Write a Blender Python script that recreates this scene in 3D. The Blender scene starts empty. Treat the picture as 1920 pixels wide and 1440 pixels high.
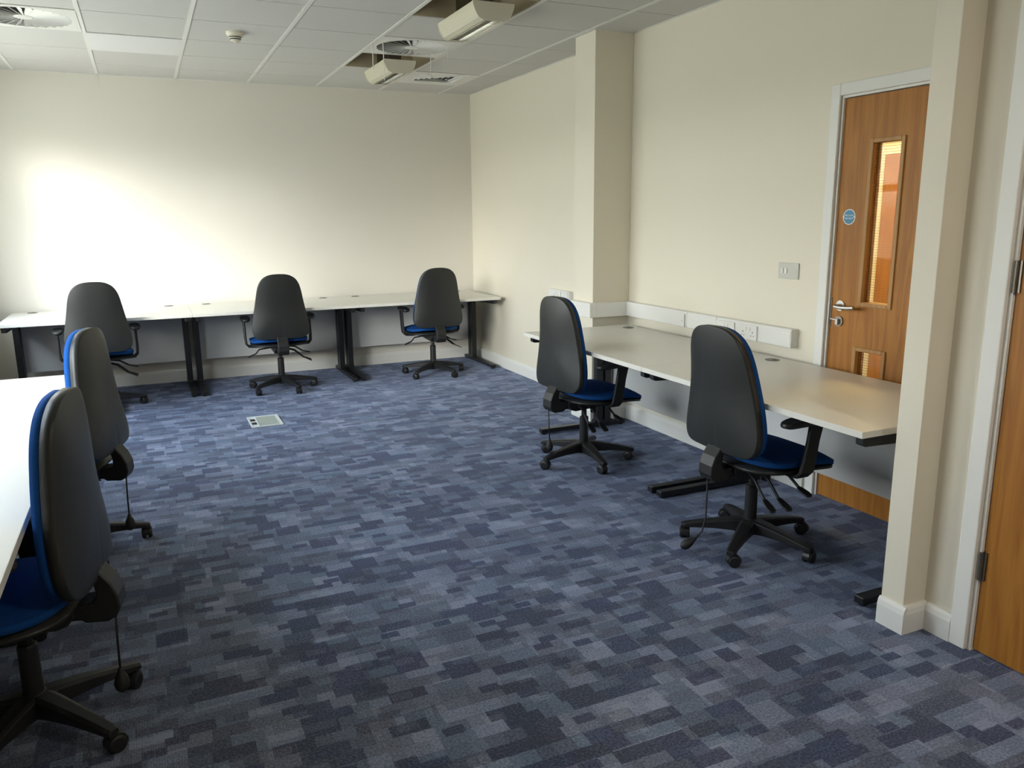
import bpy, bmesh, math, random
from mathutils import Vector, Matrix
PI = math.pi
random.seed(7)
S = bpy.context.scene
C = S.collection

# ---------------------------------------------------------------- dimensions
XR, YB, ZC = 3.135, 7.846, 2.667          # right wall, back wall, ceiling
XL, YN = -1.34, -2.6                      # window wall, near wall
DZ = .712                                 # desk height
T = .14                                   # wall thickness

# ---------------------------------------------------------------- materials
def mat(name, col, rough=.6, metal=0., spec=.5, bump=None, noise=None, sheen=0., coat=0.):
    m = bpy.data.materials.new(name); m.use_nodes = True
    nt = m.node_tree; b = nt.nodes['Principled BSDF']
    b.inputs['Base Color'].default_value = (*col, 1)
    b.inputs['Roughness'].default_value = rough
    b.inputs['Metallic'].default_value = metal
    b.inputs['Specular IOR Level'].default_value = spec
    if sheen: b.inputs['Sheen Weight'].default_value = sheen
    if coat: b.inputs['Coat Weight'].default_value = coat
    tc = nt.nodes.new('ShaderNodeTexCoord')
    if noise:                              # (scale, amount) faint tone variation
        n = nt.nodes.new('ShaderNodeTexNoise'); n.inputs['Scale'].default_value = noise[0]
        n.inputs['Detail'].default_value = 4
        mr = nt.nodes.new('ShaderNodeMapRange')
        mr.inputs[3].default_value = 1-noise[1]; mr.inputs[4].default_value = 1+noise[1]
        mx = nt.nodes.new('ShaderNodeVectorMath'); mx.operation = 'SCALE'
        mx.inputs[0].default_value = col
        nt.links.new(tc.outputs['Object'], n.inputs['Vector'])
        nt.links.new(n.outputs['Fac'], mr.inputs[0]); nt.links.new(mr.outputs[0], mx.inputs['Scale'])
        nt.links.new(mx.outputs[0], b.inputs['Base Color'])
    if bump:                               # (scale, strength)
        n = nt.nodes.new('ShaderNodeTexNoise'); n.inputs['Scale'].default_value = bump[0]
        bp = nt.nodes.new('ShaderNodeBump'); bp.inputs['Strength'].default_value = bump[1]
        bp.inputs['Distance'].default_value = .002
        nt.links.new(tc.outputs['Object'], n.inputs['Vector'])
        nt.links.new(n.outputs['Fac'], bp.inputs['Height']); nt.links.new(bp.outputs[0], b.inputs['Normal'])
    return m

M = {}
M['wall'] = mat('cream_paint', (.78, .725, .60), .75, bump=(180, .15), noise=(1.5, .01))
M['wall_back'] = mat('pale_paint', (.74, .70, .625), .7, bump=(180, .15), noise=(1.5, .01))
M['trim'] = mat('white_gloss_paint', (.80, .79, .75), .5, spec=.3)
M['tile'] = mat('ceiling_tile', (.60, .585, .555), .9, bump=(260, .5), noise=(2, .02))
M['tile_bright'] = mat('ceiling_tile_smooth', (.74, .73, .72), .55, noise=(2, .02))
M['grid'] = mat('ceiling_grid_white', (.74, .73, .69), .45)
M['gap'] = mat('tile_joint_dark', (.16, .15, .13), .9)
M['recess'] = mat('recess_beige', (.50, .43, .30), .7)
M['plastic_black'] = mat('black_shell_plastic', (.018, .019, .018), .42, bump=(300, .25))
M['base_black'] = mat('black_nylon', (.010, .010, .011), .48)
M['metal_black'] = mat('black_powder_coat', (.012, .013, .015), .35)
M['rubber'] = mat('rubber', (.012, .012, .012), .6)
M['blue'] = mat('royal_blue_fabric', (.007, .066, .26), .9, spec=.2, bump=(420, .6), noise=(60, .12))
M['desk'] = mat('white_laminate', (.76, .74, .68), .33, noise=(3, .01))
M['panel'] = mat('light_grey_panel', (.62, .62, .61), .5)
M['port'] = mat('grey_port', (.16, .16, .14), .5)
M['port_dark'] = mat('port_slot', (.03, .03, .03), .6)
M['steel'] = mat('satin_steel', (.55, .54, .50), .3, metal=1)
M['steel_dark'] = mat('worn_steel', (.23, .21, .18), .4, metal=1)
M['white_plastic'] = mat('white_plastic', (.80, .79, .75), .35)
M['plate_grey'] = mat('pale_grey_plate', (.58, .56, .50), .4)
M['cream_plastic'] = mat('cream_plastic', (.70, .66, .54), .4)
M['hole'] = mat('dark_hole', (.02, .02, .02), .8)
M['louvre'] = mat('bright_aluminium_louvre', (.85, .86, .84), .16, metal=1)
M['lamp_panel'] = mat('cream_lamp_panel', (.66, .62, .47), .4)
M['box_frame'] = mat('pale_box_frame', (.62, .65, .66), .45)
M['box_lid'] = mat('pale_green_lid', (.33, .37, .33), .7, noise=(30, .1))
M['sign_blue'] = mat('sign_blue', (.02, .19, .32), .4)
M['sign_white'] = mat('sign_white', (.80, .82, .82), .4)
M['ground'] = mat('tarmac', (.20, .20, .19), .9)

def emis(name, col, st):
    m = bpy.data.materials.new(name); m.use_nodes = True
    b = m.node_tree.nodes['Principled BSDF']
    b.inputs['Base Color'].default_value = (.8, .8, .8, 1)
    b.inputs['Emission Color'].default_value = (*col, 1); b.inputs['Emission Strength'].default_value = st
    return m
M['tube_on'] = emis('lit_tube', (1, .97, .88), 3)
M['corridor_lamp'] = emis('lit_corridor_panel', (1, .80, .50), 40)

def glass_mat(name, tint, wire=False, gloss=.08):
    m = bpy.data.materials.new(name); m.use_nodes = True; nt = m.node_tree
    for n in list(nt.nodes): nt.nodes.remove(n)
    o = nt.nodes.new('ShaderNodeOutputMaterial'); tr = nt.nodes.new('ShaderNodeBsdfTransparent')
    gl = nt.nodes.new('ShaderNodeBsdfGlossy'); mx = nt.nodes.new('ShaderNodeMixShader')
    tr.inputs[0].default_value = (*tint, 1); gl.inputs['Roughness'].default_value = .03
    mx.inputs[0].default_value = gloss
    nt.links.new(tr.outputs[0], mx.inputs[1]); nt.links.new(gl.outputs[0], mx.inputs[2])
    last = mx
    if wire:
        tc = nt.nodes.new('ShaderNodeTexCoord'); sp = nt.nodes.new('ShaderNodeSeparateXYZ')
        nt.links.new(tc.outputs['Object'], sp.inputs[0]); outs = []
        for ax in ('Y', 'Z'):
            a = nt.nodes.new('ShaderNodeMath'); a.operation = 'MULTIPLY'; a.inputs[1].default_value = 1/.0128
            f = nt.nodes.new('ShaderNodeMath'); f.operation = 'FRACT'
            l = nt.nodes.new('ShaderNodeMath'); l.operation = 'LESS_THAN'; l.inputs[1].default_value = .09
            nt.links.new(sp.outputs[ax], a.inputs[0]); nt.links.new(a.outputs[0], f.inputs[0])
            nt.links.new(f.outputs[0], l.inputs[0]); outs.append(l)
        mxm = nt.nodes.new('ShaderNodeMath'); mxm.operation = 'MAXIMUM'
        nt.links.new(outs[0].outputs[0], mxm.inputs[0]); nt.links.new(outs[1].outputs[0], mxm.inputs[1])
        d = nt.nodes.new('ShaderNodeBsdfDiffuse'); d.inputs[0].default_value = (.2, .17, .12, 1)
        m2 = nt.nodes.new('ShaderNodeMixShader')
        nt.links.new(mxm.outputs[0], m2.inputs[0]); nt.links.new(mx.outputs[0], m2.inputs[1])
        nt.links.new(d.outputs[0], m2.inputs[2]); last = m2
    nt.links.new(last.outputs[0], o.inputs[0])
    return m
M['glass'] = glass_mat('window_glass', (.96, .98, .97))
M['wired_glass'] = glass_mat('wired_glass', (.97, .92, .74), True, .014)

def wood_mat(name, base, dark, axis='Z'):
    m = bpy.data.materials.new(name); m.use_nodes = True; nt = m.node_tree
    b = nt.nodes['Principled BSDF']; b.inputs['Roughness'].default_value = .45; b.inputs['Specular IOR Level'].default_value = .3
    tc = nt.nodes.new('ShaderNodeTexCoord'); mp = nt.nodes.new('ShaderNodeMapping')
    mp.inputs['Scale'].default_value = (1, 7.0, .55)
    n = nt.nodes.new('ShaderNodeTexNoise'); n.inputs['Scale'].default_value = 1.6
    n.inputs['Detail'].default_value = 3; n.inputs['Distortion'].default_value = .4
    ml = nt.nodes.new('ShaderNodeMath'); ml.operation = 'MULTIPLY'; ml.inputs[1].default_value = 11
    fr = nt.nodes.new('ShaderNodeMath'); fr.operation = 'PINGPONG'; fr.inputs[1].default_value = 1
    mp2 = nt.nodes.new('ShaderNodeMapping'); mp2.inputs['Scale'].default_value = (1, 260, 6)
    n2 = nt.nodes.new('ShaderNodeTexNoise'); n2.inputs['Scale'].default_value = 1; n2.inputs['Detail'].default_value = 3
    ad = nt.nodes.new('ShaderNodeMath'); ad.operation = 'MULTIPLY_ADD'; ad.inputs[1].default_value = .55
    cr = nt.nodes.new('ShaderNodeValToRGB')
    cr.color_ramp.elements[0].position = .15; cr.color_ramp.elements[0].color = (*dark, 1)
    cr.color_ramp.elements[1].position = .85; cr.color_ramp.elements[1].color = (*base, 1)
    L = nt.links.new
    L(tc.outputs['Object'], mp.inputs[0]); L(mp.outputs[0], n.inputs['Vector']); L(n.outputs['Fac'], ml.inputs[0])
    L(ml.outputs[0], fr.inputs[0]); L(tc.outputs['Object'], mp2.inputs[0]); L(mp2.outputs[0], n2.inputs['Vector'])
    L(fr.outputs[0], ad.inputs[0])
    h = nt.nodes.new('ShaderNodeMath'); h.operation = 'MULTIPLY'; h.inputs[1].default_value = .6
    L(n2.outputs['Fac'], h.inputs[0]); L(h.outputs[0], ad.inputs[2]); L(ad.outputs[0], cr.inputs[0])
    L(cr.outputs[0], b.inputs['Base Color'])
    return m
M['oak'] = wood_mat('oak_veneer', (.41, .172, .028), (.29, .106, .016))
M['oak_light'] = wood_mat('oak_lipping', (.45, .25, .095), (.36, .18, .06))

def carpet_mat():
    m = bpy.data.materials.new('patchwork_carpet'); m.use_nodes = True; nt = m.node_tree
    b = nt.nodes['Principled BSDF']; b.inputs['Roughness'].default_value = .95
    b.inputs['Specular IOR Level'].default_value = .12; b.inputs['Sheen Weight'].default_value = .25
    b.inputs['Sheen Tint'].default_value = (.55, .65, 1, 1); b.inputs['Sheen Roughness'].default_value = .6
    L = nt.links.new; N = nt.nodes.new
    tc = N('ShaderNodeTexCoord')
    def math_(op, a, c=None, d=None):
        n = N('ShaderNodeMath'); n.operation = op
        for i, v in enumerate((a, c, d)):
            if v is None: continue
            if isinstance(v, (int, float)): n.inputs[i].default_value = v
            else: L(v, n.inputs[i])
        return n.outputs[0]
    sp = N('ShaderNodeSeparateXYZ'); L(tc.outputs['Object'], sp.inputs[0])
    def wn(x, y, z=0.):
        c = N('ShaderNodeCombineXYZ')
        for i, v in enumerate((x, y, z)):
            if isinstance(v, (int, float)): c.inputs[i].default_value = v
            else: L(v, c.inputs[i])
        w = N('ShaderNodeTexWhiteNoise'); w.noise_dimensions = '3D'; L(c.outputs[0], w.inputs['Vector'])
        return w.outputs['Value']
    def bricks(w, h, seed):                # random offset rows, random blocks merged in places
        row = math_('FLOOR', math_('DIVIDE', sp.outputs['Y'], h))
        off = wn(row, seed, 1.3)
        xx = math_('ADD', math_('DIVIDE', sp.outputs['X'], w), math_('MULTIPLY', off, 7.3))
        col = math_('FLOOR', xx)
        return wn(col, row, seed), wn(col, row, seed+3.7)
    a, a2 = bricks(.118, .054, 1.1)
    c, c2 = bricks(.105, .105, 5.2)
    d, d2 = bricks(.066, .038, 9.4)
    tx = math_('FLOOR', math_('DIVIDE', sp.outputs['X'], .5)); ty = math_('FLOOR', math_('DIVIDE', sp.outputs['Y'], .5))
    tile = wn(tx, ty, 2.2)
    # layered patches: dark blocks laid over mid tone blocks
    base = math_('ADD', math_('MULTIPLY', a, .50), math_('MULTIPLY', c, .50))
    dk1 = math_('GREATER_THAN', a2, .875); dk2 = math_('GREATER_THAN', c2, .925); dk3 = math_('GREATER_THAN', d2, .92)
    lt = math_('GREATER_THAN', d, .90)
    dark = math_('MAXIMUM', math_('MAXIMUM', dk1, dk2), dk3)
    v = math_('MULTIPLY', base, math_('SUBTRACT', 1., math_('MULTIPLY', dark, .68)))
    v = math_('ADD', v, math_('MULTIPLY', lt, .16))
    v = math_('ADD', v, math_('MULTIPLY', math_('SUBTRACT', tile, .5), .10))
    # pile speckle
    n = N('ShaderNodeTexNoise'); n.inputs['Scale'].default_value = 130; n.inputs['Detail'].default_value = 3
    L(tc.outputs['Object'], n.inputs['Vector'])
    # fine corduroy ribs on some blocks
    rib = math_('FRACT', math_('DIVIDE', sp.outputs['X'], .0072))
    rib = math_('MULTIPLY', math_('LESS_THAN', rib, .42), math_('GREATER_THAN', c, .45))
    v = math_('ADD', v, math_('MULTIPLY', math_('SUBTRACT', n.outputs['Fac'], .5), 1.15))
    v = math_('SUBTRACT', v, math_('MULTIPLY', rib, .10))
    cr = N('ShaderNodeValToRGB'); L(v, cr.inputs[0]); e = cr.color_ramp.elements
    e[0].position = 0.; e[0].color = (.022, .027, .054, 1)
    e[1].position = 1.; e[1].color = (.285, .325, .400, 1)
    x = cr.color_ramp.elements.new(.30); x.color = (.076, .090, .132, 1)
    x = cr.color_ramp.elements.new(.62); x.color = (.150, .178, .236, 1)
    # slight hue drift between blocks
    hs = N('ShaderNodeHueSaturation'); L(cr.outputs[0], hs.inputs['Color'])
    L(math_('MULTIPLY_ADD', c, .03, .488), hs.inputs['Hue'])
    L(math_('MULTIPLY_ADD', a, .5, .75), hs.inputs['Saturation'])
    L(hs.outputs[0], b.inputs['Base Color'])
    bp = N('ShaderNodeBump'); bp.inputs['Strength'].default_value = .5; bp.inputs['Distance'].default_value = .003
    L(n.outputs['Fac'], bp.inputs['Height']); L(bp.outputs[0], b.inputs['Normal'])
    return m
M['carpet'] = carpet_mat()

# ---------------------------------------------------------------- mesh helpers
class MB:
    def __init__(s): s.bm = bmesh.new()
    def box(s, x0, x1, y0, y1, z0, z1, mtx=None):
        vs = [s.bm.verts.new(Vector(p)) for p in ((x0,y0,z0),(x1,y0,z0),(x1,y1,z0),(x0,y1,z0),(x0,y0,z1),(x1,y0,z1),(x1,y1,z1),(x0,y1,z1))]
        if mtx:
            for v in vs: v.co = mtx @ v.co
        for f in ((0,3,2,1),(4,5,6,7),(0,1,5,4),(1,2,6,5),(2,3,7,6),(3,0,4,7)): s.bm.faces.new([vs[i] for i in f])
        return s
    def loft(s, rings, cap=True, closed=True):
        R = [[s.bm.verts.new(Vector(p)) for p in r] for r in rings]
        n = len(R[0])
        for a, b in zip(R, R[1:]):
            for i in range(n if closed else n-1):
                j = (i+1) % n
                s.bm.faces.new((a[i], a[j], b[j], b[i]))
        if cap:
            s.bm.faces.new(list(reversed(R[0]))); s.bm.faces.new(R[-1])
        return s
    def tube(s, pts, r, n=10, flat=None):
        pts = [Vector(p) for p in pts]; rings = []
        rs = r if isinstance(r, (list, tuple)) else [r]*len(pts)
        prev = None
        for i, p in enumerate(pts):
            d = (pts[min(i+1, len(pts)-1)] - pts[max(i-1, 0)]).normalized()
            up = prev if prev else (Vector((0,0,1)) if abs(d.z) < .95 else Vector((0,1,0)))
            u = d.cross(up).normalized(); w = u.cross(d).normalized(); prev = w
            a, b = (rs[i], rs[i]) if flat is None else (rs[i]*flat[0], rs[i]*flat[1])
            rings.append([p + u*a*math.cos(2*PI*k/n) + w*b*math.sin(2*PI*k/n) for k in range(n)])
        return s.loft(rings)
    def lathe(s, prof, n=24, mtx=None):
        rings = []
        for r, z in prof:
            ring = [Vector((r*math.cos(2*PI*k/n), r*math.sin(2*PI*k/n), z)) for k in range(n)]
            if mtx: ring = [mtx @ p for p in ring]
            rings.append(ring)
        return s.loft(rings)
    def prism(s, poly, axis, a, b):        # poly in the other two axes, extruded along axis
        def P(u, v, w):
            return {'x': (w, u, v), 'y': (u, w, v), 'z': (u, v, w)}[axis]
        return s.loft([[P(u, v, a) for u, v in poly], [P(u, v, b) for u, v in poly]])
    def build(s, name, m, parent=None, bevel=0., smooth=False, sub=0, segs=2, label=None):
        bmesh.ops.recalc_face_normals(s.bm, faces=s.bm.faces)
        me = bpy.data.meshes.new(name); s.bm.to_mesh(me); s.bm.free()
        me.materials.append(m if not isinstance(m, str) else M[m])
        if smooth:
            for p in me.polygons: p.use_smooth = True
        o = bpy.data.objects.new(name, me); C.objects.link(o)
        if parent: o.parent = parent
        if bevel:
            b = o.modifiers.new('bevel', 'BEVEL'); b.width = bevel; b.segments = segs
            b.limit_method = 'ANGLE'; b.angle_limit = math.radians(40)
        if sub:
            q = o.modifiers.new('sub', 'SUBSURF'); q.levels = sub; q.render_levels = sub
        if label: o['label'] = label
        return o

def empty(name, loc=(0,0,0), rz=0., label=None, cat=None, group=None, kind=None):
    o = bpy.data.objects.new(name, None); C.objects.link(o); o.empty_display_size = .1
    o.location = loc; o.rotation_euler = (0, 0, rz)
    return tag(o, label, cat, group, kind)
def tag(o, label=None, cat=None, group=None, kind=None):
    if label: o['label'] = label
    if cat: o['category'] = cat
    if group: o['group'] = group
    if kind: o['kind'] = kind
    return o
def struct(o): o['kind'] = 'structure'; return o
def kids(o): return [c for c in C.objects if c.parent == o]
def copy_tree(o, parent=None):
    c = o.copy(); C.objects.link(c); c.parent = parent
    for ch in kids(o): copy_tree(ch, c)
    return c

# ---------------------------------------------------------------- room shell
struct(MB().box(XL-T, 6.2, YN-T, YB+T, -.08, 0).build('floor', 'carpet'))
# back wall
struct(MB().box(XL-T, XR+T, YB, YB+T, 0, ZC+.25).build('wall_back', 'wall_back'))
struct(MB().box(XL-T, 2.46+T, YN-T, YN, 0, ZC+.25).build('wall_near', 'wall'))
# right wall with the door opening (y 2.08..3.01)
DY0, DY1, DT = 2.075, 3.006, 2.03
w = MB()
w.box(XR, XR+T, DY1, YB, 0, ZC+.25)
w.box(XR, XR+T, 1.80, DY0, 0, ZC+.25)
w.box(XR, XR+T, DY0, DY1, DT, ZC+.25)
struct(w.build('wall_right', 'wall'))
# pilaster
struct(MB().box(2.835, XR, 4.845, 5.115, 0, ZC+.05).build('wall_pilaster', 'wall', bevel=.003))
# partition stub and the wall plane with door 2
struct(MB().box(2.338, XR+T, 1.790, 1.885, 0, ZC+.05).build('wall_partition', 'wall', bevel=.003))
w = MB()
w.box(2.446, 2.446+.1, 1.655, 1.792, 0, ZC+.05)
w.box(2.446, 2.446+.1, YN, .66, 0, ZC+.05)
w.box(2.446, 2.446+.1, .66, 1.655, 2.06, ZC+.05)
struct(w.build('wall_entrance', 'wall'))

# window wall on the left: three openings
WIN = [(4.95, 7.30), (2.4, 4.2)]
WZ0, WZ1 = .88, 2.28
w = MB(); ys = [YN]
for a, b in sorted(WIN): ys += [a, b]
ys.append(YB)
for i in range(0, len(ys), 2): w.box(XL-.24, XL, ys[i], ys[i+1], 0, ZC+.25)
for a, b in WIN:
    w.box(XL-.24, XL, a, b, 0, WZ0); w.box(XL-.24, XL, a, b, WZ1, ZC+.25)
struct(w.build('wall_left', 'wall'))
for i, (a, b) in enumerate(WIN):
    e = empty('window_%d' % (i+1), (XL-.19, (a+b)/2, WZ0), kind='structure')
    h = (b-a)/2; H = WZ1-WZ0; f = MB()
    for y0, y1, z0, z1 in ((-h, -h+.06, 0, H), (h-.06, h, 0, H), (-h+.06, h-.06, 0, .06), (-h+.06, h-.06, H-.06, H),
                           (-.035, .035, .06, H-.06), (-h+.06, -.035, .82, .90), (.035, h-.06, .82, .90)):
        f.box(-.035, .035, y0, y1, z0, z1)
    f.build('window_frame', 'white_plastic', e, bevel=.006)
    MB().box(-.004, .004, -h+.05, h-.05, .05, H-.05).build('glass_pane', 'glass', e)
    MB().box(.03, .23, -h-.03, h+.03, -.03, .0).build('window_sill', 'trim', e, bevel=.006)

# skirting
def skirt(name, pts, side, h=.112):
    """pts: polyline on the floor; side: normal pointing into the room per segment"""
    m = MB()
    for (p, q), n in zip(zip(pts, pts[1:]), side):
        p, q, n = Vector((*p, 0)), Vector((*q, 0)), Vector((*n, 0))
        prof = [(0, 0), (.018, 0), (.018, h-.028), (.014, h-.010), (.008, h), (0, h)]
        m.loft([[p + n*u + Vector((0,0,v)) for u, v in prof], [q + n*u + Vector((0,0,v)) for u, v in prof]])
    return struct(m.build(name, 'trim'))
skirt('baseboard_back', [(XL, YB), (XR, YB)], [(0, -1)])
skirt('baseboard_right', [(XR, YB-.018), (XR, 5.115)], [(-1, 0)])
skirt('baseboard_pilaster', [(2.835, 5.133), (2.835, 4.827), (XR-.018, 4.845)], [(-1, 0), (0, -1)]) if False else None
m_ = MB()
def skirt_seg(p, q, n, h=.112):
    p, q, n = Vector((*p, 0)), Vector((*q, 0)), Vector((*n, 0))
    prof = [(0, 0), (.018, 0), (.018, h-.028), (.014, h-.010), (.008, h), (0, h)]
    m_.loft([[p + n*u + Vector((0,0,v)) for u, v in prof], [q + n*u + Vector((0,0,v)) for u, v in prof]])
skirt_seg((2.835, 5.115), (2.835, 4.827), (-1, 0)); skirt_seg((2.835, 4.845), (XR, 4.845), (0, -1))
struct(m_.build('baseboard_pilaster', 'trim'))
skirt('baseboard_door', [(XR, 4.827), (XR, 3.075)], [(-1, 0)])
skirt('baseboard_left', [(XL, YN), (XL, YB)], [(1, 0)])
m_ = MB()
skirt_seg((2.338, 1.885), (2.338, 1.772), (-1, 0), .102); skirt_seg((2.338, 1.790), (2.446, 1.790), (0, -1), .102)
skirt_seg((2.446, 1.772), (2.446, 1.672), (-1, 0), .102)
struct(m_.build('baseboard_partition', 'trim'))

# ---------------------------------------------------------------- ceiling
GX = [XL] + [-.222+.604*k for k in range(-1, 6)] + [XR]
GY = [YN] + [4.94+.598*k for k in range(-12, 5)] + [YB]
cells = {}
PIT = [(4, 4.94-.598), (4, 6.136)]        # column index by x range, lower y
def is_pit(x0, y0):
    return abs(x0-1.59) < .02 and any(abs(y0-q) < .02 for q in (4.342, 6.136, -.442))
def is_vent(x0, y0):
    return (abs(x0+.826) < .02 or abs(x0-1.59) < .02) and abs(y0-5.538) < .02
def is_grille(x0, y0): return abs(x0-2.194) < .02 and abs(y0-6.734) < .02
t = MB(); gm = MB(); br = MB()
for x0, x1 in zip(GX, GX[1:]):
    for y0, y1 in zip(GY, GY[1:]):
        if is_pit(x0, y0) or is_vent(x0, y0) or is_grille(x0, y0): continue
        bright = abs(x0+.222) < .02 and abs(y0-6.136) < .02
        dz = -.006 if bright else 0.
        tgt = br if bright else t
        tgt.box(x0+.011, x1-.011, y0+.0055, y1-.0055, ZC+dz, ZC+.02+dz)
ce = struct(t.build('ceiling', 'tile', bevel=.0015, segs=1))
br.build('bright_tile', 'tile_bright', ce)
gr = MB()
for x in GX[1:-1]:
    gr.box(x-.012, x+.012, YN, YB, ZC-.004, ZC+.004)
struct(gr.build('trim_1', 'grid'))
struct(MB().box(XL, XR, YN, YB, ZC+.30, ZC+.34).build('trim_2', 'gap'))      # slab over the tiles
cr_ = MB()
for y in GY[1:-1]:
    for x0, x1 in zip(GX, GX[1:]):
        cr_.box(x0+.011, x1-.011, y-.008, y+.008, ZC+.003, ZC+.012)
struct(cr_.build('trim_3', 'gap'))
an = MB()                                  # perimeter angle
an.box(XL, XR, YB-.012, YB, ZC-.004, ZC+.006)
an.box(XR-.012, XR, 5.115, YB-.012, ZC-.004, ZC+.006)
an.box(XR-.012, XR, 1.885, 4.845, ZC-.004, ZC+.006)
an.box(2.823, XR, 4.833, 4.845, ZC-.004, ZC+.006); an.box(2.823, 2.835, 4.845, 5.115, ZC-.004, ZC+.006)
struct(an.build('trim_4', 'grid'))

# ---------------------------------------------------------------- ceiling fittings
def ceiling_light(y0, label):
    cx, cy = 1.892, y0+.299
    e = empty('ceiling_light', (cx, cy, ZC), label=label, cat='ceiling light', group='recessed ceiling lights with curved sides')
    r = MB(); a = .288; h = .14
    r.box(-a, a, -a, a, h, h+.006)
    for s_ in (-1, 1):
        r.box(s_*a-.003, s_*a+.003, -a, a, .0, h); r.box(-a, a, s_*a-.003, s_*a+.003, .0, h)
    rec = r.build('recess_housing', 'recess', e)
    # brackets
    for yy in (-.16, .16):
        MB().box(-.05, .05, yy-.006, yy+.006, -.02, h).build('bracket', 'steel_dark', e)
    # curved side panels (extruded along Y) : wide at the top, narrow at the louvre
    L = .285
    for s_ in (-1, 1):
        prof = []
        for k in range(9):
            u = k/8
            x = .122 - .070*math.sin(u*PI/2)**1.3 * 1.0
            z = -.040 - .088*(1-math.cos(u*PI/2))**.8 if False else -.035 - .093*u**1.15
            x = .060 + .064*math.sqrt(max(0, 1-u**1.6))
            prof.append((s_*x, z))
        inner = [(p[0]-s_*.005, p[1]+.001) for p in prof]
        poly = prof + inner[::-1]
        MB().prism(poly, 'y', -L, L).build('side_panel', 'lamp_panel', e, smooth=False)
    # end caps
    for s_ in (-1, 1):
        pr = []
        for k in range(9):
            u = k/8; pr.append((.060 + .064*math.sqrt(max(0, 1-u**1.6)) + .003, -.032 - .098*u**1.15))
        poly = pr + [(-x, z) for x, z in pr[::-1]]
        MB().prism(poly, 'y', s_*L, s_*(L+.008)).build('end_cap', 'cream_plastic', e)
    lv = MB()
    lv.box(-.052, -.049, -L+.01, L-.01, -.128, -.095); lv.box(.049, .052, -L+.01, L-.01, -.128, -.095)
    n = 15
    for k in range(n+1):
        y = -L+.012 + (2*L-.024)*k/n
        lv.box(-.05, .05, y-.0015, y+.0015, -.126, -.098)
    lv.box(-.0015, .0015, -L+.01, L-.01, -.126, -.098)
    lo = lv.build('louvre', 'louvre', e)
    MB().tube([(-.024, -L+.03, -.082), (-.024, L-.03, -.082)], .008, 8).build('lamp_tube', 'white_plastic', lo)
    MB().tube([(.024, -L+.03, -.082), (.024, L-.03, -.082)], .008, 8).build('lamp_tube', 'tube_on', lo, label='lit lamp tube')
    rf = MB(); rf.box(-.11, .11, -L, L, -.045, -.041); rf.build('reflector', 'lamp_panel', e)
    return e
ceiling_light(4.342, 'cream ceiling light with bright louvre, cut by the top of the photo')
ceiling_light(6.136, 'cream ceiling light in a brown recess near the back wall')

e_ = ceiling_light(-.442, 'cream ceiling light added out of view above the entrance as fill light')  # extra fixture added behind the camera to brighten the near right side
al = bpy.data.lights.new('added_fill_light', 'AREA'); al.shape = 'RECTANGLE'; al.size = .10; al.size_y = .54; al.energy = 15; al.color = (1, .92, .78)  # added warm fill, carried by the extra fixture
ao_ = bpy.data.objects.new('added_fill_light', al); C.objects.link(ao_); ao_.parent = e_; ao_.location = (0, 0, -.135)

def swirl_vent(x0, y0, label):
    cx, cy = x0+.302, y0+.299
    e = empty('swirl_diffuser', (cx, cy, ZC), label=label, cat='air vent', group='square ceiling diffusers with radial blades')
    n = 28; R0, R1, a = .055, .255, .293
    # plate: square outside, circle inside
    m = MB(); bm = m.bm; N = 56
    def sq(t):
        c, s_ = math.cos(t), math.sin(t); k = a/max(abs(c), abs(s_)); return (c*k, s_*k)
    o1 = [bm.verts.new((*sq(2*PI*k/N), -.004)) for k in range(N)]
    i1 = [bm.verts.new((R1*math.cos(2*PI*k/N), R1*math.sin(2*PI*k/N), -.004)) for k in range(N)]
    i2 = [bm.verts.new((R1*math.cos(2*PI*k/N), R1*math.sin(2*PI*k/N), .03)) for k in range(N)]
    o2 = [bm.verts.new((*sq(2*PI*k/N), .01)) for k in range(N)]
    for k in range(N):
        j = (k+1) % N
        bm.faces.new((o1[k], o1[j], i1[j], i1[k])); bm.faces.new((i1[k], i1[j], i2[j], i2[k])); bm.faces.new((o2[k], o2[j], o1[j], o1[k]))
    m.build('face_plate', 'grid', e)
    MB().lathe([(.001, -.006), (R0-.01, -.006), (R0, -.002), (R0, .01), (.001, .01)], 24).build('hub', 'grid', e)
    bl = MB()
    for k in range(n):
        th = 2*PI*k/n
        mt = Matrix.Rotation(th, 4, 'Z') @ Matrix.Rotation(math.radians(-30), 4, 'X')
        w0, w1 = .0055, .0200
        pts = [(R0-.008, -w0, 0), (R1-.002, -w1, 0), (R1-.002, w1, 0), (R0-.008, w0, 0)]
        q = [[mt @ Vector(p) for p in pts], [mt @ Vector((p[0], p[1], .0015)) for p in pts]]
        bl.loft(q)
    bl.build('blades', 'grid', e)
    MB().lathe([(.001, .05), (R1+.02, .05), (R1+.02, .052), (.001, .052)], 24).build('dark_plenum', 'hole', e)
swirl_vent(-.826, 5.538, 'round-bladed white diffuser at the far left of the ceiling')
swirl_vent(1.59, 5.538, 'round-bladed white diffuser between the two ceiling lights')

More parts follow.
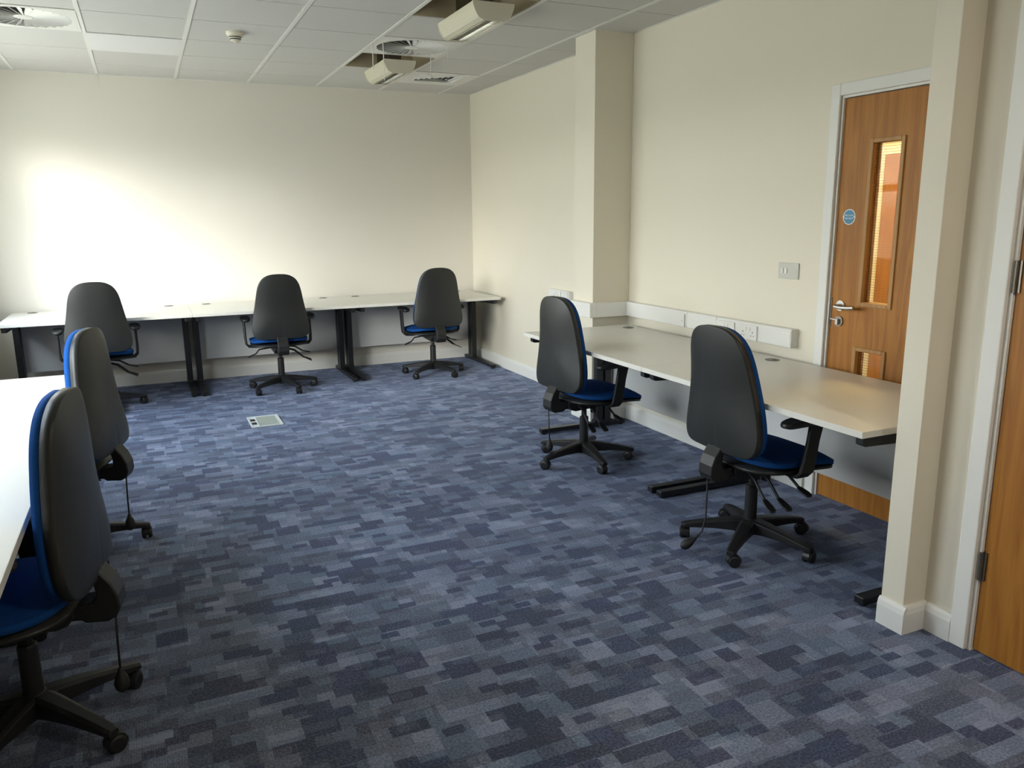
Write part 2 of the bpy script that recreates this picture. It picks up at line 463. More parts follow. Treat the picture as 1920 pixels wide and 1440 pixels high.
e = empty('ceiling_grille', (2.496, 7.033, ZC), label='square white louvred grille in the ceiling near the back right corner', cat='air vent')
f = MB(); a, b_ = .293, .20
for x0, x1, y0, y1 in ((-a, a, -a, -b_), (-a, a, b_, a), (-a, -b_, -b_, b_), (b_, a, -b_, b_)): f.box(x0, x1, y0, y1, -.004, .012)
f.build('frame', 'grid', e)
for k in range(5):                         # square rings of angled blades
    a0 = b_-.004-k*.038; a1 = a0-.030
    m = MB()
    def sqr(a, z): return [(-a, -a, z), (a, -a, z), (a, a, z), (-a, a, z)]
    m.loft([sqr(a0, .020), sqr(a1, .0), sqr(a1-.0015, .001), sqr(a0-.0015, .021), sqr(a0, .020)], cap=False)
    m.build('blade_ring', 'grid', e)
MB().box(-b_, b_, -b_, b_, .03, .032).build('dark_duct', 'hole', e)

# smoke detector
e = empty('smoke_detector', (.672, 5.80, ZC), label='small cream domed smoke detector with dark slots on the ceiling', cat='smoke detector')
MB().lathe([(.001, 0), (.056, 0), (.056, -.012), (.050, -.022), (.046, -.026), (.001, -.026)], 28).build('mounting_base', 'cream_plastic', e, smooth=False)
MB().lathe([(.043, -.026), (.046, -.028), (.045, -.031), (.001, -.031)], 28).build('upper_ring', 'cream_plastic', e)
MB().lathe([(.001, -.031), (.040, -.031), (.034, -.048), (.001, -.048)], 28).build('dark_slot', 'hole', e)
MB().lathe([(.001, -.037), (.041, -.037), (.039, -.042), (.001, -.042)], 28).build('slot_ring', 'cream_plastic', e)
MB().lathe([(.001, -.047), (.034, -.047), (.028, -.056), (.015, -.060), (.006, -.066), (.001, -.067)], 28).build('cap', 'cream_plastic', e, smooth=False)

# thin white cords hanging from the ceiling grid
CL = [(1.590, 5.80, .17, 'thin white cord hanging from the ceiling, leftmost of the four'),
      (1.615, 5.62, .27, 'long thin white cord hanging in front of the round-bladed diffuser'),
      (2.080, 5.98, .17, 'thin white cord hanging above the square ceiling grille'),
      (2.188, 5.90, .045, 'very short white cord end at the ceiling right of the diffuser')]
for x, y, L, lb in CL:
    o = MB().tube([(0, 0, 0), (.001, 0, -L*.4), (-.001, 0, -L*.8), (.001, 0, -L)], .0032, 6).build('hanging_cord', 'white_plastic')
    o.location = (x, y, ZC-.002); tag(o, lb, 'cord', 'white cords hanging from the ceiling')

# ---------------------------------------------------------------- doors
def architrave(name, y0, y1, zt, x, w=.062, d=.018, both=True):
    m = MB()
    m.box(x-d, x, y1, y1+w, 0, zt+w)
    if both: m.box(x-d, x, y0-w, y0, 0, zt+w)
    m.box(x-d, x, y0, y1, zt, zt+w)
    return struct(m.build(name, 'trim', bevel=.006))
architrave('trim_5', DY0+.006, DY1-.006, DT-.006, XR, w=.058)
jm = MB()
jm.box(XR, XR+T, DY1-.016, DY1, 0, DT); jm.box(XR, XR+T, DY0, DY0+.016, 0, DT); jm.box(XR, XR+T, DY0+.016, DY1-.016, DT-.016, DT)
struct(jm.build('trim_6', 'trim'))
d1 = empty('door_1', (XR+.012, 2.0925, .006), kind='structure')   # local: y 0..0.898, leaf x 0..0.044
LW, LH = .896, 2.004
def leaf_with_holes(name, mat_, par, holes, W, Hh, th=.044):
    ysx = sorted({0, W, *[h[0] for h in holes], *[h[1] for h in holes]})
    zsx = sorted({0, Hh, *[h[2] for h in holes], *[h[3] for h in holes]})
    m = MB(); vd = {}
    def V(x, y, z):
        k = (x, round(y, 5), round(z, 5))
        if k not in vd: vd[k] = m.bm.verts.new(k)
        return vd[k]
    def solid(i, j):
        if i < 0 or j < 0 or i >= len(ysx)-1 or j >= len(zsx)-1: return False
        cy, cz = (ysx[i]+ysx[i+1])/2, (zsx[j]+zsx[j+1])/2
        return not any(h[0] < cy < h[1] and h[2] < cz < h[3] for h in holes)
    for i in range(len(ysx)-1):
        for j in range(len(zsx)-1):
            if not solid(i, j): continue
            a, b, c, d = ysx[i], ysx[i+1], zsx[j], zsx[j+1]
            m.bm.faces.new((V(0,a,c), V(0,a,d), V(0,b,d), V(0,b,c)))
            m.bm.faces.new((V(th,a,c), V(th,b,c), V(th,b,d), V(th,a,d)))
            if not solid(i-1, j): m.bm.faces.new((V(0,a,c), V(th,a,c), V(th,a,d), V(0,a,d)))
            if not solid(i+1, j): m.bm.faces.new((V(0,b,c), V(0,b,d), V(th,b,d), V(th,b,c)))
            if not solid(i, j-1): m.bm.faces.new((V(0,a,c), V(0,b,c), V(th,b,c), V(th,a,c)))
            if not solid(i, j+1): m.bm.faces.new((V(0,a,d), V(th,a,d), V(th,b,d), V(0,b,d)))
    return m.build(name, mat_, par)
# door glass in world y: 2.640..2.808, z 1.035..1.795 ; lower pane z .44..0.812
G1 = (2.640-2.0925, 2.806-2.0925, 1.035, 1.792); G2 = (2.648-2.0925, 2.812-2.0925, .45, .806)
leaf_with_holes('door_leaf', 'oak', d1, [G1, G2], LW, LH)
for y0, y1, z0, z1 in (G1, G2):
    p = .014; m = MB()
    for (a, b, c, d) in ((y0-p, y0+.006, z0-p, z1+p), (y1-.006, y1+p, z0-p, z1+p), (y0+.006, y1-.006, z0-p, z0+.006), (y0+.006, y1-.006, z1-.006, z1+p)):
        m.box(-.009, .012, a, b, c, d); m.box(.034, .053, a, b, c, d)
    m.build('glazing_bead', 'oak_light', d1, bevel=.003)
    MB().box(.019, .025, y0-.001, y1+.001, z0-.001, z1+.001).build('wired_glass_pane' if z0 > 1 else 'lower_glass_pane', 'wired_glass', d1)
# lever handle, lock, plates (world y 2.942, z 1.018 / .94)
hy = 2.925-2.0925; hz = 1.012
hd = MB(); rot = Matrix.Translation((0, hy, hz)) @ Matrix.Rotation(-PI/2, 4, 'Y')
hd.lathe([(.001, 0), (.0265, 0), (.0265, .008), (.001, .008)], 24, rot)
hd.tube([(-.004, hy, hz), (-.045, hy, hz), (-.055, hy-.012, hz-.001), (-.056, hy-.05, hz-.003), (-.055, hy-.095, hz-.001), (-.050, hy-.122, hz+.002)], .0095, 12)
hd.build('door_handle', 'steel', d1, smooth=False)
lk = MB(); rot2 = Matrix.Translation((0, hy+.004, hz-.078)) @ Matrix.Rotation(-PI/2, 4, 'Y')
lk.lathe([(.001, 0), (.0265, 0), (.0265, .008), (.001, .008)], 24, rot2)
lk.build('lock_escutcheon', 'steel_dark', d1)
tn = MB(); tn.box(-.022, -.006, hy-.003, hy+.011, hz-.094, hz-.066); tn.tube([(-.012, hy+.012, hz-.072), (-.012, hy+.05, hz-.070)], .004, 8)
tn.build('thumb_turn', 'steel', d1, bevel=.002)
MB().box(-.004, .004, LW-.007, LW+.004, hz-.115, hz+.035).build('strike_plate', 'steel_dark', d1)
# round blue sign
def text_mesh(body, size, name, mat_, parent, mtx):
    cu = bpy.data.curves.new(name, 'FONT'); cu.body = body; cu.size = size; cu.align_x = 'CENTER'; cu.align_y = 'CENTER'
    cu.extrude = .0003; cu.resolution_u = 3
    tmp = bpy.data.objects.new('tmp', cu); C.objects.link(tmp)
    dg = bpy.context.evaluated_depsgraph_get(); me = bpy.data.meshes.new_from_object(tmp.evaluated_get(dg))
    bpy.data.objects.remove(tmp); me.transform(mtx)
    me.materials.clear(); me.materials.append(M[mat_])
    o = bpy.data.objects.new(name, me); C.objects.link(o); o.parent = parent; return o
sy, sz = 2.916-2.0925, 1.447
sg = MB(); r_ = Matrix.Translation((0, sy, sz)) @ Matrix.Rotation(-PI/2, 4, 'Y')
sg.lathe([(.001, 0), (.0375, 0), (.0375, .0012), (.001, .0012)], 40, r_)
sign = sg.build('round_sign', 'sign_white', d1, label='round blue sign with a white rim')
sb = MB(); sb.lathe([(.001, .0012), (.0335, .0012), (.0335, .0018), (.001, .0018)], 40, r_); sb.build('blue_disc', 'sign_blue', sign)
for s2 in (-1, 1):
    q = MB(); q.lathe([(.001, .0018), (.0045, .0018), (.0045, .0024), (.001, .0024)], 12, Matrix.Translation((0, sy+s2*.033, sz)) @ Matrix.Rotation(-PI/2, 4, 'Y')); q.build('sign_screw', 'sign_white', sign)
tm = Matrix(((0, 0, -1, -.0022), (-1, 0, 0, sy), (0, 1, 0, sz), (0, 0, 0, 1)))
text_mesh('FIRE DOOR', .0105, 'sign_text', 'sign_white', sign, Matrix.Translation((0, 0, .007)) @ tm)
text_mesh('KEEP SHUT', .0105, 'sign_text', 'sign_white', sign, Matrix.Translation((0, 0, -.007)) @ tm)

# door 2 (near right, mostly out of the frame)
struct((lambda m: (m.box(2.446-.018, 2.446, 1.612, 1.672, 0, 2.11), m.box(2.446-.018, 2.446, .62, .70, 0, 2.11), m.box(2.446-.018, 2.446, .70, 1.612, 2.04, 2.11), m)[-1])(MB()).build('trim_7', 'trim', bevel=.005))
struct((lambda m: (m.box(2.446, 2.546, 1.602, 1.655, 0, 2.06), m.box(2.446, 2.546, .66, .71, 0, 2.06), m.box(2.446, 2.546, .71, 1.602, 2.03, 2.06), m)[-1])(MB()).build('trim_8', 'trim'))
d2 = empty('door_2', (2.458, .713, .006), kind='structure')
MB().box(0, .044, 0, .886, 0, 2.018).build('door_leaf', 'oak', d2)
for z in (.305, 1.27, 1.83):
    m = MB(); m.tube([(-.008, .889, z-.05), (-.008, .889, z+.05)], .008, 12); m.box(-.006, .002, .874, .905, z-.05, z+.05)
    m.build('hinge', 'steel_dark', d2)
hd = MB(); hd.lathe([(.001, 0), (.0265, 0), (.0265, .008), (.001, .008)], 24, Matrix.Translation((0, .07, 1.0)) @ Matrix.Rotation(-PI/2, 4, 'Y'))
hd.tube([(-.004, .07, 1.0), (-.045, .07, 1.0), (-.055, .082, 1.0), (-.055, .19, 1.0)], .0095, 12); hd.build('door_handle', 'steel', d2)

# corridor beyond door 1
c_ = MB()
CX = 5.6
c_.box(CX, CX+.1, .9, 8.0, 0, ZC)
struct(c_.build('wall_corridor', 'wall'))
struct(MB().box(XR+T, CX, 1.0-.1, 1.0, 0, ZC).box(XR+T, CX, 7.9, 8.0, 0, ZC).build('wall_corridor_end', 'wall'))
struct(MB().box(XR+T, CX+.1, .9, 8.0, ZC, ZC+.05).build('ceiling_corridor', 'tile'))
architrave('trim_9', 3.93, 4.84, 1.93, CX)
d3 = empty('door_3', (CX-.03, 3.935, .005), kind='structure')
MB().box(-.004, .028, 0, .90, 0, 1.92).build('door_leaf', 'oak', d3)
struct(MB().box(XR+T, XR+T+.001, 9, 9.001, 0, .001).build('trim_10', 'trim')) if False else None
o = MB().box(-.3, .3, -.6, .6, -.02, 0).build('corridor_light_panel', 'corridor_lamp'); o.location = (4.5, 3.6, ZC-.001)
tag(o, 'lit ceiling panel in the corridor behind the glazed oak door', 'ceiling light')

# ---------------------------------------------------------------- electrics
tr = MB()                                  # dado trunking: pilaster front, pilaster side, wall run
tz0, tz1, tp = .768, .868, .052
tr.box(2.835-tp, 2.835, 4.845-tp, 5.10, tz0, tz1)
tr.box(2.835, XR, 4.845-tp, 4.845, tz0, tz1)
tr.box(XR-tp, XR, 3.185, 4.845-tp, tz0, tz1)
o = tr.build('dado_trunking', 'white_plastic', bevel=.003)
tag(o, 'white cable trunking along the right wall above the desks', 'cable trunking')
for yj in (4.088, 3.80):
    MB().box(XR-tp-.0026, XR-tp+.001, yj, yj+.0025, tz0, tz1).build('trunking_joint', 'panel', o)
lid = MB(); lid.box(XR-tp-.002, XR-tp+.004, 3.19, 4.79, tz0+.012, tz1-.012)
lid.build('trunking_lid', 'white_plastic', o, bevel=.001)

PLATE = 'white_plastic'
def plate(name, x, yc, zc, w, h, label, cat, group, kind_):
    e = empty(name, (x, yc, zc), label=label, cat=cat, group=group)
    MB().box(-.009, 0, -w/2, w/2, -h/2, h/2).build('face_plate', PLATE, e, bevel=.003)
    if kind_ == 'double_socket':
        for s1 in (-1, 1):
            g = e; yc_ = s1*.040
            MB().box(-.013, -.008, s1*.016-.006, s1*.016+.006, .010, .030).build('rocker_switch', 'white_plastic', g, bevel=.001)
            hm = MB(); hm.box(-.0096, -.0085, yc_-.002, yc_+.002, -.002, .008)
            hm.box(-.0096, -.0085, yc_-.014, yc_-.008, -.018, -.014); hm.box(-.0096, -.0085, yc_+.008, yc_+.014, -.018, -.014)
            hm.build('socket_pins', 'hole', g)
    if kind_ == 'blank':
        hm = MB(); hm.lathe([(.001, 0), (.0025, 0), (.0025, .001), (.001, .001)], 10, Matrix.Translation((-.009, -.018, -.005)) @ Matrix.Rotation(-PI/2, 4, 'Y'))
        hm.build('screw', 'hole', e)
    if kind_ == 'switch':
        for yy in (.042, .014):
            MB().box(-.015, -.008, yy-.008, yy+.008, -.014, .014).build('rocker_switch', 'white_plastic', e, bevel=.0015)
        for yy in (.060, -.060):
            hm = MB(); hm.lathe([(.001, 0), (.003, 0), (.003, .0012), (.001, .0012)], 10, Matrix.Translation((-.009, yy, 0)) @ Matrix.Rotation(-PI/2, 4, 'Y'))
            hm.build('screw', 'steel', e)
    return e
plate('wall_socket', XR-tp-.002, 3.512, .812, .146, .084, 'white double power socket on the trunking, nearest the trunking end', 'socket', 'sockets on the desk trunking', 'double_socket')
plate('wall_socket', XR-tp-.002, 3.703, .812, .146, .084, 'white double power socket on the trunking, half hidden by the nearest right chair', 'socket', 'sockets on the desk trunking', 'double_socket')
plate('blank_outlet', XR-tp-.002, 4.146, .812, .084, .084, 'small white outlet plate with one dark dot on the trunking', 'outlet', None, 'blank')
PLATE = 'plate_grey'
plate('light_switch', XR, 3.282, 1.171, .148, .086, 'pale grey double light switch on the wall beside the oak door', 'light switch', None, 'switch')
PLATE = 'white_plastic'
bx = MB().box(-.035, 0, -.185, .185, -.048, .052).build('surface_box', 'white_plastic', bevel=.003)
bx.location = (XR, 5.86, .812); tag(bx, 'white surface mounted box on the right wall beyond the pilaster', 'socket box')
plate('wall_socket', XR-.035, 5.885, .814, .146, .084, 'double power socket on the wall box beyond the pilaster', 'socket', None, 'double_socket')
plate('data_outlet', XR-.035, 5.735, .814, .086, .084, 'small data outlet right of the socket beyond the pilaster', 'outlet', None, 'blank')

# floor box
e = empty('floor_box', (.690, 5.948, 0), 0, 'pale grey floor socket box with green lid set in the blue carpet', 'floor box')
f = MB(); X, Y = .112, .163
for x0, x1, y0, y1 in ((-X, X, -Y, -Y+.022), (-X, X, Y-.022, Y), (-X, -X+.012, -Y+.022, Y-.022), (X-.022, X, -Y+.022, Y-.022), (-.062, -.050, -Y+.022, Y-.022)):
    f.box(x0, x1, y0, y1, 0, .007)
f.build('frame', 'box_frame', e, bevel=.0015)
MB().box(-.050, X-.022, -Y+.022, Y-.022, 0, .0035).build('lid', 'box_lid', e)
MB().box(-X+.012, -.062, -Y+.022, Y-.022, 0, .004).build('flap_strip', 'box_frame', e)
for yy in (-.052, .052):
    MB().box(-X+.014, -.064, yy-.030, yy+.030, .0035, .0065).build('cable_flap', 'port_dark', e)

# ---------------------------------------------------------------- desks
def leg_mb(x, D):                          # D depth, front at -y
    m = MB(); yf, yr = -D/2, D/2
    m.box(x-.022, x+.022, yf+.10, yr-.035, .010, .040)            # foot
    m.prism([(yf+.035, DZ-.026), (yr-.03, DZ-.026), (yr-.03, DZ-.085), (yr-.30, DZ-.085), (yf+.05, DZ-.068), (yf+.035, DZ-.060)], 'x', x-.018, x+.018)
    pc = yr-.215
    m.box(x-.024, x+.024, pc-.058, pc-.008, .036, DZ-.07)
    m.box(x-.024, x+.024, pc+.008, pc+.058, .036, DZ-.07)
    m.box(x-.008, x+.008, pc-.01, pc+.01, .036, DZ-.07)
    m.box(x-.026, x+.026, pc-.07, pc+.07, .036, .055)
    m.lathe([(.001, 0), (.018, 0), (.018, .012), (.001, .012)], 12, Matrix.Translation((x, yf+.125, 0)))
    m.lathe([(.001, 0), (.018, 0), (.018, .012), (.001, .012)], 12, Matrix.Translation((x, yr-.06, 0)))
    return m
def desk(name, loc, rz, L, D, label, group):
    e = empty(name, loc, rz, label, 'desk', group)
    MB().box(-L/2+.0008, L/2-.0008, -D/2, D/2, DZ-.025, DZ).build('desktop', 'desk', e, bevel=.0015)
    for x in (-L/2+.042, L/2-.042):
        leg_mb(x, D).build('leg', 'metal_black', e, bevel=.003)
    pz0 = .215
    MB().box(-L/2+.03, L/2-.03, D/2-.135, D/2-.117, pz0, DZ-.026).build('modesty_panel', 'panel', e, bevel=.001)
    MB().box(-L/2+.06, L/2-.06, D/2-.30, D/2-.26, DZ-.065, DZ-.026).build('support_beam', 'metal_black', e)
    for x in (-L/2+.157, L/2-.157):
        p = MB(); p.lathe([(.001, DZ-.001), (.038, DZ-.001), (.038, DZ+.0025), (.034, DZ+.0035), (.001, DZ+.003)], 28, Matrix.Translation((x, D/2-.085, 0)))
        po = p.build('cable_port', 'port', e)
        q = MB(); q.box(x+.004, x+.026, D/2-.094, D/2-.076, DZ+.003, DZ+.0042); q.build('port_slot', 'port_dark', po)
    return e
BD, BF = .87, 6.950
for k, lb in enumerate(('white desk along the back wall, leftmost of the row', 'white desk along the back wall, middle of the row',
                        'white desk along the back wall, in the right corner')):
    desk('desk', (-1.067+1.3735*(k+.5), BF+BD/2, 0), 0, 1.3735, BD, lb, 'white desks along the back wall')
RDp = .805
for k, lb in enumerate(('white desk on the right wall, nearer and passing the oak door', 'white desk on the right wall, farther and beside the pilaster')):
    desk('desk', (2.255+RDp/2, 1.955+1.40*(k+.5), 0), -PI/2, 1.40, RDp, lb, 'white desks along the right wall')
for k, lb in enumerate(('white desk under the windows at left, nearest the camera', 'white desk under the windows at left, the farther one')):
    desk('desk', (-.352-RDp/2, 1.72+1.40*(k+.5), 0), PI/2, 1.40, RDp, lb, 'white desks along the window side')

# ---------------------------------------------------------------- chairs
HB = .534                                   # backrest height
BZ0, BZ1 = .485, .485+HB
PROF = [(0, .0), (.006, .085), (.03, .118), (.060, .148), (.094, .168), (.156, .184), (.22, .194), (.28, .206), (.34, .218), (.41, .230), (.47, .236), (.505, .230), (.53, .208), (.541, .17), (.545, .12)]
def crom(P, n=5):
    out = []
    for i in range(len(P)-1):
        p0, p1, p2, p3 = P[max(0, i-1)], P[i], P[i+1], P[min(len(P)-1, i+2)]
        for k in range(n):
            t = k/n
            out.append(tuple(.5*(2*b+(c-a)*t+(2*a-5*b+4*c-d)*t*t+(3*b-a-3*c+d)*t**3) for a, b, c, d in zip(p0, p1, p2, p3)))
    return out+[P[-1]]
def back_outline():
    key = [(0, 0), (.055, .003), (.100, .016), (.138, .044), (.163, .085), (.178, .135), (.190, .20), (.203, .27), (.217, .34), (.229, .405),
           (.234, .455), (.228, .500), (.205, .530), (.165, .543), (.08, .545), (0, .545)]
    right = [(x, BZ1-d) for x, d in crom(key, 4)]
    right[0] = (0, BZ1); right[-1] = (0, BZ0)
    left = [(-x, z) for x, z in right[::-1]][1:-1]
    return right + left
LEAN = -.03
def curve_y(z):                             # S profile, +y is forward
    u = (z-BZ0)/HB
    return .018*math.sin((u-.05)*PI*1.15)*(1-u*.3) + LEAN*max(0, u)**1.5
def back_surface(sign, depth, edge, y_base, scale=1.0, k_in=(1, .985, .94, .86, .7, .5, .25, .05)):
    out = back_outline(); rings = []
    zc = (BZ0+BZ1)/2-.03
    for i, s_ in enumerate(k_in):
        bulge = edge + depth*(1-s_**2.6)
        ring = []
        for x, z in out:
            X, Z = x*s_*scale, zc+(z-zc)*s_*scale
            y = y_base + curve_y(Z) + sign*bulge + .32*X*X + 0
            ring.append((X, y, Z))
        rings.append(ring)
    return rings
def make_back(root, yb):
    m = MB(); r = back_surface(-1, .026, .026, yb)
    flat = [(x, y+.030, z) for x, y, z in [(p[0], p[1], p[2]) for p in r[0]]]
    m.loft([flat]+r)
    shell = m.build('backrest', 'plastic_black', root, smooth=True)
    m = MB(); r = back_surface(1, .026, .029, yb, .985)
    flat = [(x, y-.027, z) for x, y, z in r[0]]
    m.loft([flat]+r)
    m.build('backrest_cushion', 'blue', shell, smooth=True)
    return shell
def seat_outline(W=.245, y0=-.215, y1=.275):
    pts = []
    N = 48
    for k in range(N):
        t = 2*PI*k/N; c, s_ = math.cos(t), math.sin(t)
        ex = .55
        x = W*math.copysign(abs(c)**ex, c); y = (y0+y1)/2 + (y1-y0)/2*math.copysign(abs(s_)**ex, s_)
        x *= 1 - .06*(y-y0)/(y1-y0) if y > 0 else 1-.10*max(0, (-y)/.2)**2
        pts.append((x, y))
    return pts
def make_seat(root, yo):
    out = seat_outline(); ks = (1, .985, .94, .86, .7, .45, .2, .03)
    def surf(base, edge, depth, sg, sc=1.):
        rings = []
        for s_ in ks:
            ring = []
            for x, y in out:
                X, Y = x*s_*sc, .03+(y-.03)*s_*sc
                z = base + sg*(edge + depth*(1-s_**2.8))
                z -= .024*max(0, (Y-.10)/.17)**2 if sg > 0 else 0
                z += .018*max(0, (-Y-.08)/.14)**2 if sg > 0 else 0
                z -= .030*max(0, (Y-.02)/.25)**2
                ring.append((X, Y+yo, z))
            rings.append(ring)
        return rings
    r = surf(.425, .024, .028, 1); m = MB(); m.loft([[(x, y, z-.02) for x, y, z in r[0]]]+r)
    seat = m.build('seat', 'blue', root, smooth=True)
    r = surf(.422, .022, .012, -1, .985); m = MB(); m.loft([[(x, y, z+.014) for x, y, z in r[0]]]+r)
    m.build('seat_shell', 'plastic_black', seat, smooth=True)
def make_chair(hose, phase, lean=-.03):
    global LEAN
    LEAN = lean
    root = empty('office_chair')
    # five star base
    base = MB()
    base.lathe([(.001, .052), (.030, .052), (.034, .060), (.040, .085), (.038, .118), (.030, .128), (.001, .128)], 24)
    for k in range(5):
        a = phase + 2*PI*k/5; mt = Matrix.Rotation(a, 4, 'Z'); rings = []
        for u, w_, zt, th in ((.02, .034, .126, .066), (.08, .031, .120, .052), (.16, .026, .107, .038), (.24, .022, .092, .028), (.285, .021, .082, .022), (.306, .016, .076, .018)):
            pr = [(-w_, zt-th), (w_, zt-th), (w_, zt-.006), (w_*.55, zt), (-w_*.55, zt), (-w_, zt-.006)]
            rings.append([mt @ Vector((u, p, q)) for p, q in pr])
        base.loft(rings)
    bo = base.build('star_base', 'base_black', root, bevel=.002, smooth=False)
    cast = None
    for k in range(5):
        a = phase + 2*PI*k/5
        c = MB(); sw = random.uniform(-2.2, 2.2)
        mt = Matrix.Translation((.288*math.cos(a), .288*math.sin(a), 0)) @ Matrix.Rotation(a+sw, 4, 'Z')
        for s_ in (-1, 1):
            c.lathe([(.001, -.010), (.020, -.010), (.026, -.007), (.0275, 0), (.026, .007), (.018, .010), (.001, .010)], 20,
                    mt @ Matrix.Translation((-.012, s_*.013, .0275)) @ Matrix.Rotation(PI/2, 4, 'X'))
        # hood over the wheels and stem
        hood = []
        for t in range(9):
            th = math.radians(-10+200*t/8)
            hood.append((-.012+.031*math.cos(th), .0275+.031*math.sin(th)))
        inner = [(-.012+(p+.012)*.80, .0275+(q-.0275)*.80) for p, q in hood[::-1]]
        c.loft([[mt @ Vector((p, -.0145, q)) for p, q in hood+inner], [mt @ Vector((p, .0145, q)) for p, q in hood+inner]])
        c.lathe([(.001, .045), (.009, .045), (.009, .072), (.001, .072)], 10, mt)
        c.build('caster', 'base_black', bo, smooth=False)
    # gas column
    MB().lathe([(.001, .11), (.028, .11), (.027, .275), (.023, .28), (.016, .282), (.016, .37), (.001, .37)], 20).build('gas_column', 'base_black', root)
    # mechanism
    me = MB(); me.prism([(-.13, .345), (-.10, .335), (.11, .345), (.15, .375), (.15, .402), (-.15, .402), (-.15, .37)], 'x', -.062, .062)
    me.box(-.15, .15, -.05, -.01, .385, .405); me.box(-.15, .15, .10, .14, .385, .405)
    me.lathe([(.001, -.03), (.021, -.03), (.021, .03), (.001, .03)], 14, Matrix.Translation((.03, .05, .335)))
    me.build('tilt_mechanism', 'base_black', root, bevel=.004)
    # back bracket : L shaped cover from the backrest down and forward under the seat
    MB().prism([(-.200, .555), (-.216, .50), (-.250, .455), (-.266, .415), (-.268, .375), (-.256, .350), (-.232, .338), (-.172, .340), (-.164, .350),
                (-.08, .352), (-.08, .396), (-.15, .396), (-.196, .400), (-.208, .412), (-.206, .445), (-.190, .50), (-.176, .555)], 'x', -.045, .045
               ).build('back_bracket', 'base_black', root, bevel=.009, segs=3)
    make_seat(root, .05)
    make_back(root, -.190)
    # arms
    for s_ in (-1, 1):
        a = MB()
        path = [(.10, .04, .392), (.20, .04, .388), (.252, .04, .392), (.272, .042, .415), (.276, .050, .47), (.276, .064, .55), (.276, .078, .625)]
        hw = [.034, .034, .034, .036, .034, .032, .036]
        R = []
        for i, (x, y, z) in enumerate(path):
            p0, p1 = Vector(path[max(0, i-1)]), Vector(path[min(len(path)-1, i+1)])
            d = (p1-p0).normalized(); n = Vector((d.z, 0, -d.x)); t = .009
            c = Vector((x, y, z)); yv = Vector((0, hw[i], 0))
            R.append([Vector((q.x*s_, q.y, q.z)) for q in (c-yv+n*t, c+yv+n*t, c+yv-n*t, c-yv-n*t)])
        a.loft(R)
        ao = a.build('armrest', 'base_black', root, bevel=.005, segs=2)
        pd = MB(); pr = []
        for k in range(28):
            t = 2*PI*k/28; c, q = math.cos(t), math.sin(t)
            pr.append((s_*.270+.040*math.copysign(abs(c)**.7, c), .018+.120*math.copysign(abs(q)**.75, q)))
        cx_, cy_ = s_*.270, .018
        pd.loft([[(cx_+(x-cx_)*k_, cy_+(y-cy_)*k_, z+(.010*max(0, -(y-.0)/.12)**2*-1)) for x, y in pr] for k_, z in ((.80, .622), (.96, .628), (1, .636), (.97, .646), (.85, .651))])
        pd.build('arm_pad', 'plastic_black', ao, smooth=False)
    # levers : three on the right, one on the left
    for pts in (((.05, -.08, .372), (.11, -.085, .350), (.185, -.095, .285), (.245, -.10, .255)),
                ((.05, -.02, .368), (.12, -.02, .345), (.19, -.02, .280), (.255, -.02, .252)),
                ((.06, .07, .372), (.14, .075, .358), (.20, .08, .318), (.262, .08, .300)),
                ((-.06, .03, .372), (-.17, .03, .360), (-.20, .03, .325), (-.26, .03, .300))):
        m = MB(); m.tube(pts[:3], .0068, 8)
        d = (Vector(pts[3])-Vector(pts[2])); 
        R = []
        for u, w_ in ((-.1, .007), (.15, .014), (.6, .019), (1.0, .017), (1.08, .009)):
            c = Vector(pts[2])+d*u; h = .004
            R.append([c+Vector((0, -w_, -h)), c+Vector((0, w_, -h)), c+Vector((0, w_, h)), c+Vector((0, -w_, h))])
        m.loft(R); m.build('lever', 'base_black', root, bevel=.0015)
    if hose:
        if hose == 'straight':
            pts = [(-.012, -.246, .345), (-.013, -.242, .25), (-.012, -.240, .165)]; bd = Vector((0, 0, -1))
        else:
            pts = [(-.012, -.240, .345), (-.010, -.242, .25), (-.006, -.246, .165), (-.006, -.263, .105), (-.014, -.293, .070)]; bd = Vector((-.35, -.75, -.55)).normalized()
        ho = MB().tube(pts, .0035, 8).build('pump_hose', 'rubber', root, smooth=True)
        b = MB(); p0 = Vector(pts[-1]); R = []
        u = bd.cross(Vector((1, .1, 0))).normalized(); w_ = u.cross(bd)
        for t, r in ((-.006, .004), (0, .008), (.006, .008), (.010, .010), (.025, .018), (.045, .022), (.060, .019), (.071, .010), (.074, .002)):
            c = p0 + bd*t; R.append([c+u*r*math.cos(2*PI*k/16)+w_*r*math.sin(2*PI*k/16) for k in range(16)])
        b.loft(R); b.build('pump_bulb', 'rubber', ho, smooth=True)
    return root
GRP = 'black shell office chairs with blue fabric'
R_ = math.radians
CH = [ # x, y, facing angle of +y axis, caster phase (world deg), hose, label
  (-.40, 6.98, 4, 2, 'straight', -.03, 'black-backed office chair facing the back wall desk, leftmost of that row'),
  (.99, 7.055, -1, 2, None, -.03, 'black-backed office chair facing the back wall desk, middle of that row'),
  (2.40, 7.08, 0, 3, None, -.03, 'black-backed office chair facing the back wall desk, nearest the corner'),
  (2.33, 4.07, -85, 48, 'straight', -.01, 'black and blue office chair at the right desks, the farther one beside the pilaster'),
  (2.385, 2.645, -90, -2, 'curved', -.05, 'black and blue office chair at the right desks, nearer, pump bulb touching the carpet'),
  (-.405, 3.90, 73, 5, 'straight', .05, 'office chair at the left window desks, the farther one with bright blue edge'),
  (-.42, 2.49, 80, 26, 'straight', .02, 'office chair at the left window desks, nearest the camera and darkest'),
]
for x, y, rz, ph, hose, lean, lb in CH:
    ch = make_chair(hose, R_(ph-rz), lean)
    ch.location = (x, y, 0); ch.rotation_euler = (0, 0, R_(rz))
    tag(ch, lb, 'chair', GRP)

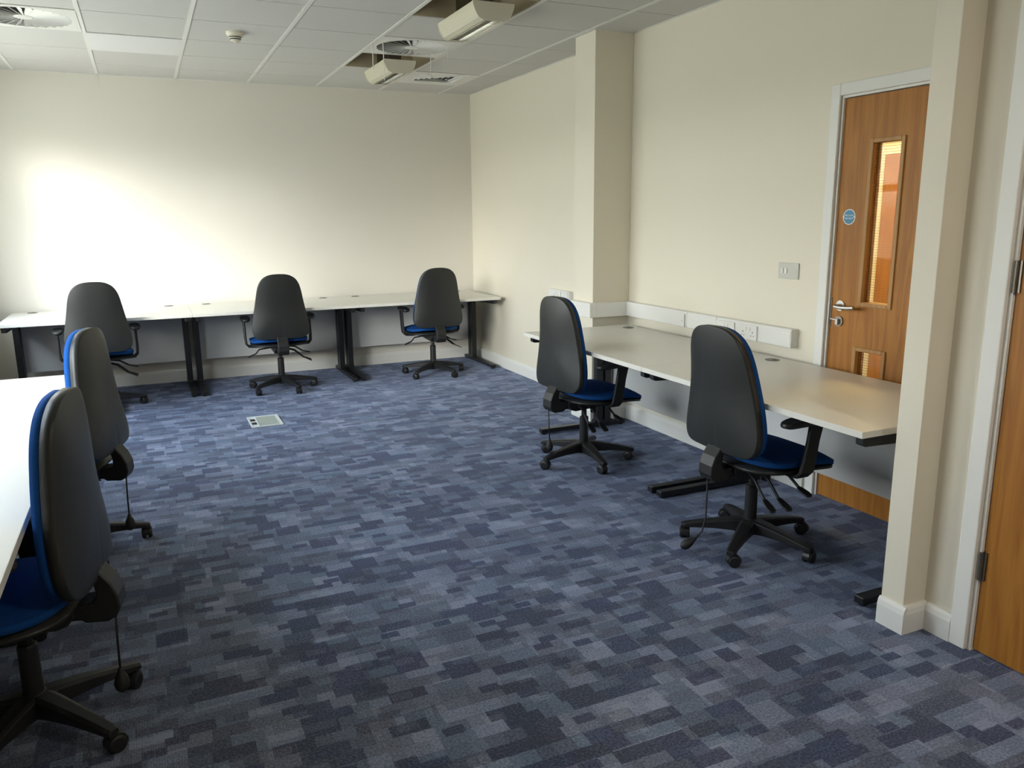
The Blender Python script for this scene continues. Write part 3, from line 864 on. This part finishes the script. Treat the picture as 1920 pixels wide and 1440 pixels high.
# ---------------------------------------------------------------- daylight
wd = bpy.data.worlds.new('sky'); S.world = wd; wd.use_nodes = True
nt = wd.node_tree; bg = nt.nodes['Background']
tc = nt.nodes.new('ShaderNodeTexCoord'); sp = nt.nodes.new('ShaderNodeSeparateXYZ'); cr = nt.nodes.new('ShaderNodeValToRGB')
nt.links.new(tc.outputs['Generated'], sp.inputs[0]); nt.links.new(sp.outputs['Z'], cr.inputs[0])
e = cr.color_ramp.elements
e[0].position = 0.; e[0].color = (.42, .43, .40, 1); e[1].position = .6; e[1].color = (.70, .82, 1.0, 1)
x = e.new(.02); x.color = (1.0, .99, .96, 1)
nt.links.new(cr.outputs[0], bg.inputs[0]); bg.inputs[1].default_value = 11.0
def sun(name, d, st, ang, col):
    l = bpy.data.lights.new(name, 'SUN'); l.energy = st; l.angle = R_(ang); l.color = col
    o = bpy.data.objects.new(name, l); C.objects.link(o)
    o.rotation_euler = Vector(d).to_track_quat('-Z', 'Y').to_euler(); o.location = (-5, 0, 6); return o
sun('hazy_sun', (1, .95, -.34), 3.3, 20, (1, .97, .92))
for i, (a, b) in enumerate(WIN):           # sampling portals for the sky in the window openings
    l = bpy.data.lights.new('window_portal', 'AREA'); l.shape = 'RECTANGLE'; l.size = WZ1-WZ0; l.size_y = b-a
    l.cycles.is_portal = True
    o = bpy.data.objects.new('window_portal', l); C.objects.link(o); o.location = (XL-.25, (a+b)/2, (WZ0+WZ1)/2)
    o.rotation_euler = Vector((1, 0, 0)).to_track_quat('-Z', 'Y').to_euler()

# ---------------------------------------------------------------- camera
cd = bpy.data.cameras.new('camera'); cam = bpy.data.objects.new('camera', cd); C.objects.link(cam)
RM = ((0.9092785, -0.4160637, -0.01017931), (-0.09586596, -0.18558237, -0.97794116), (0.40499671, 0.89019671, -0.2086324))
right, down, fwd = map(Vector, RM)
mw = Matrix.Identity(4)
for i in range(3):
    mw[i][0] = right[i]; mw[i][1] = -down[i]; mw[i][2] = -fwd[i]
mw[2][3] = 1.48
cam.matrix_world = mw
cd.sensor_width = 36; cd.lens = 36*1487/1920; cd.clip_start = .05
S.camera = cam
S.view_settings.view_transform = 'Standard'; S.view_settings.look = 'None'
S.view_settings.gamma = 1; S.view_settings.exposure = 0.66; S.view_settings.use_curve_mapping = False
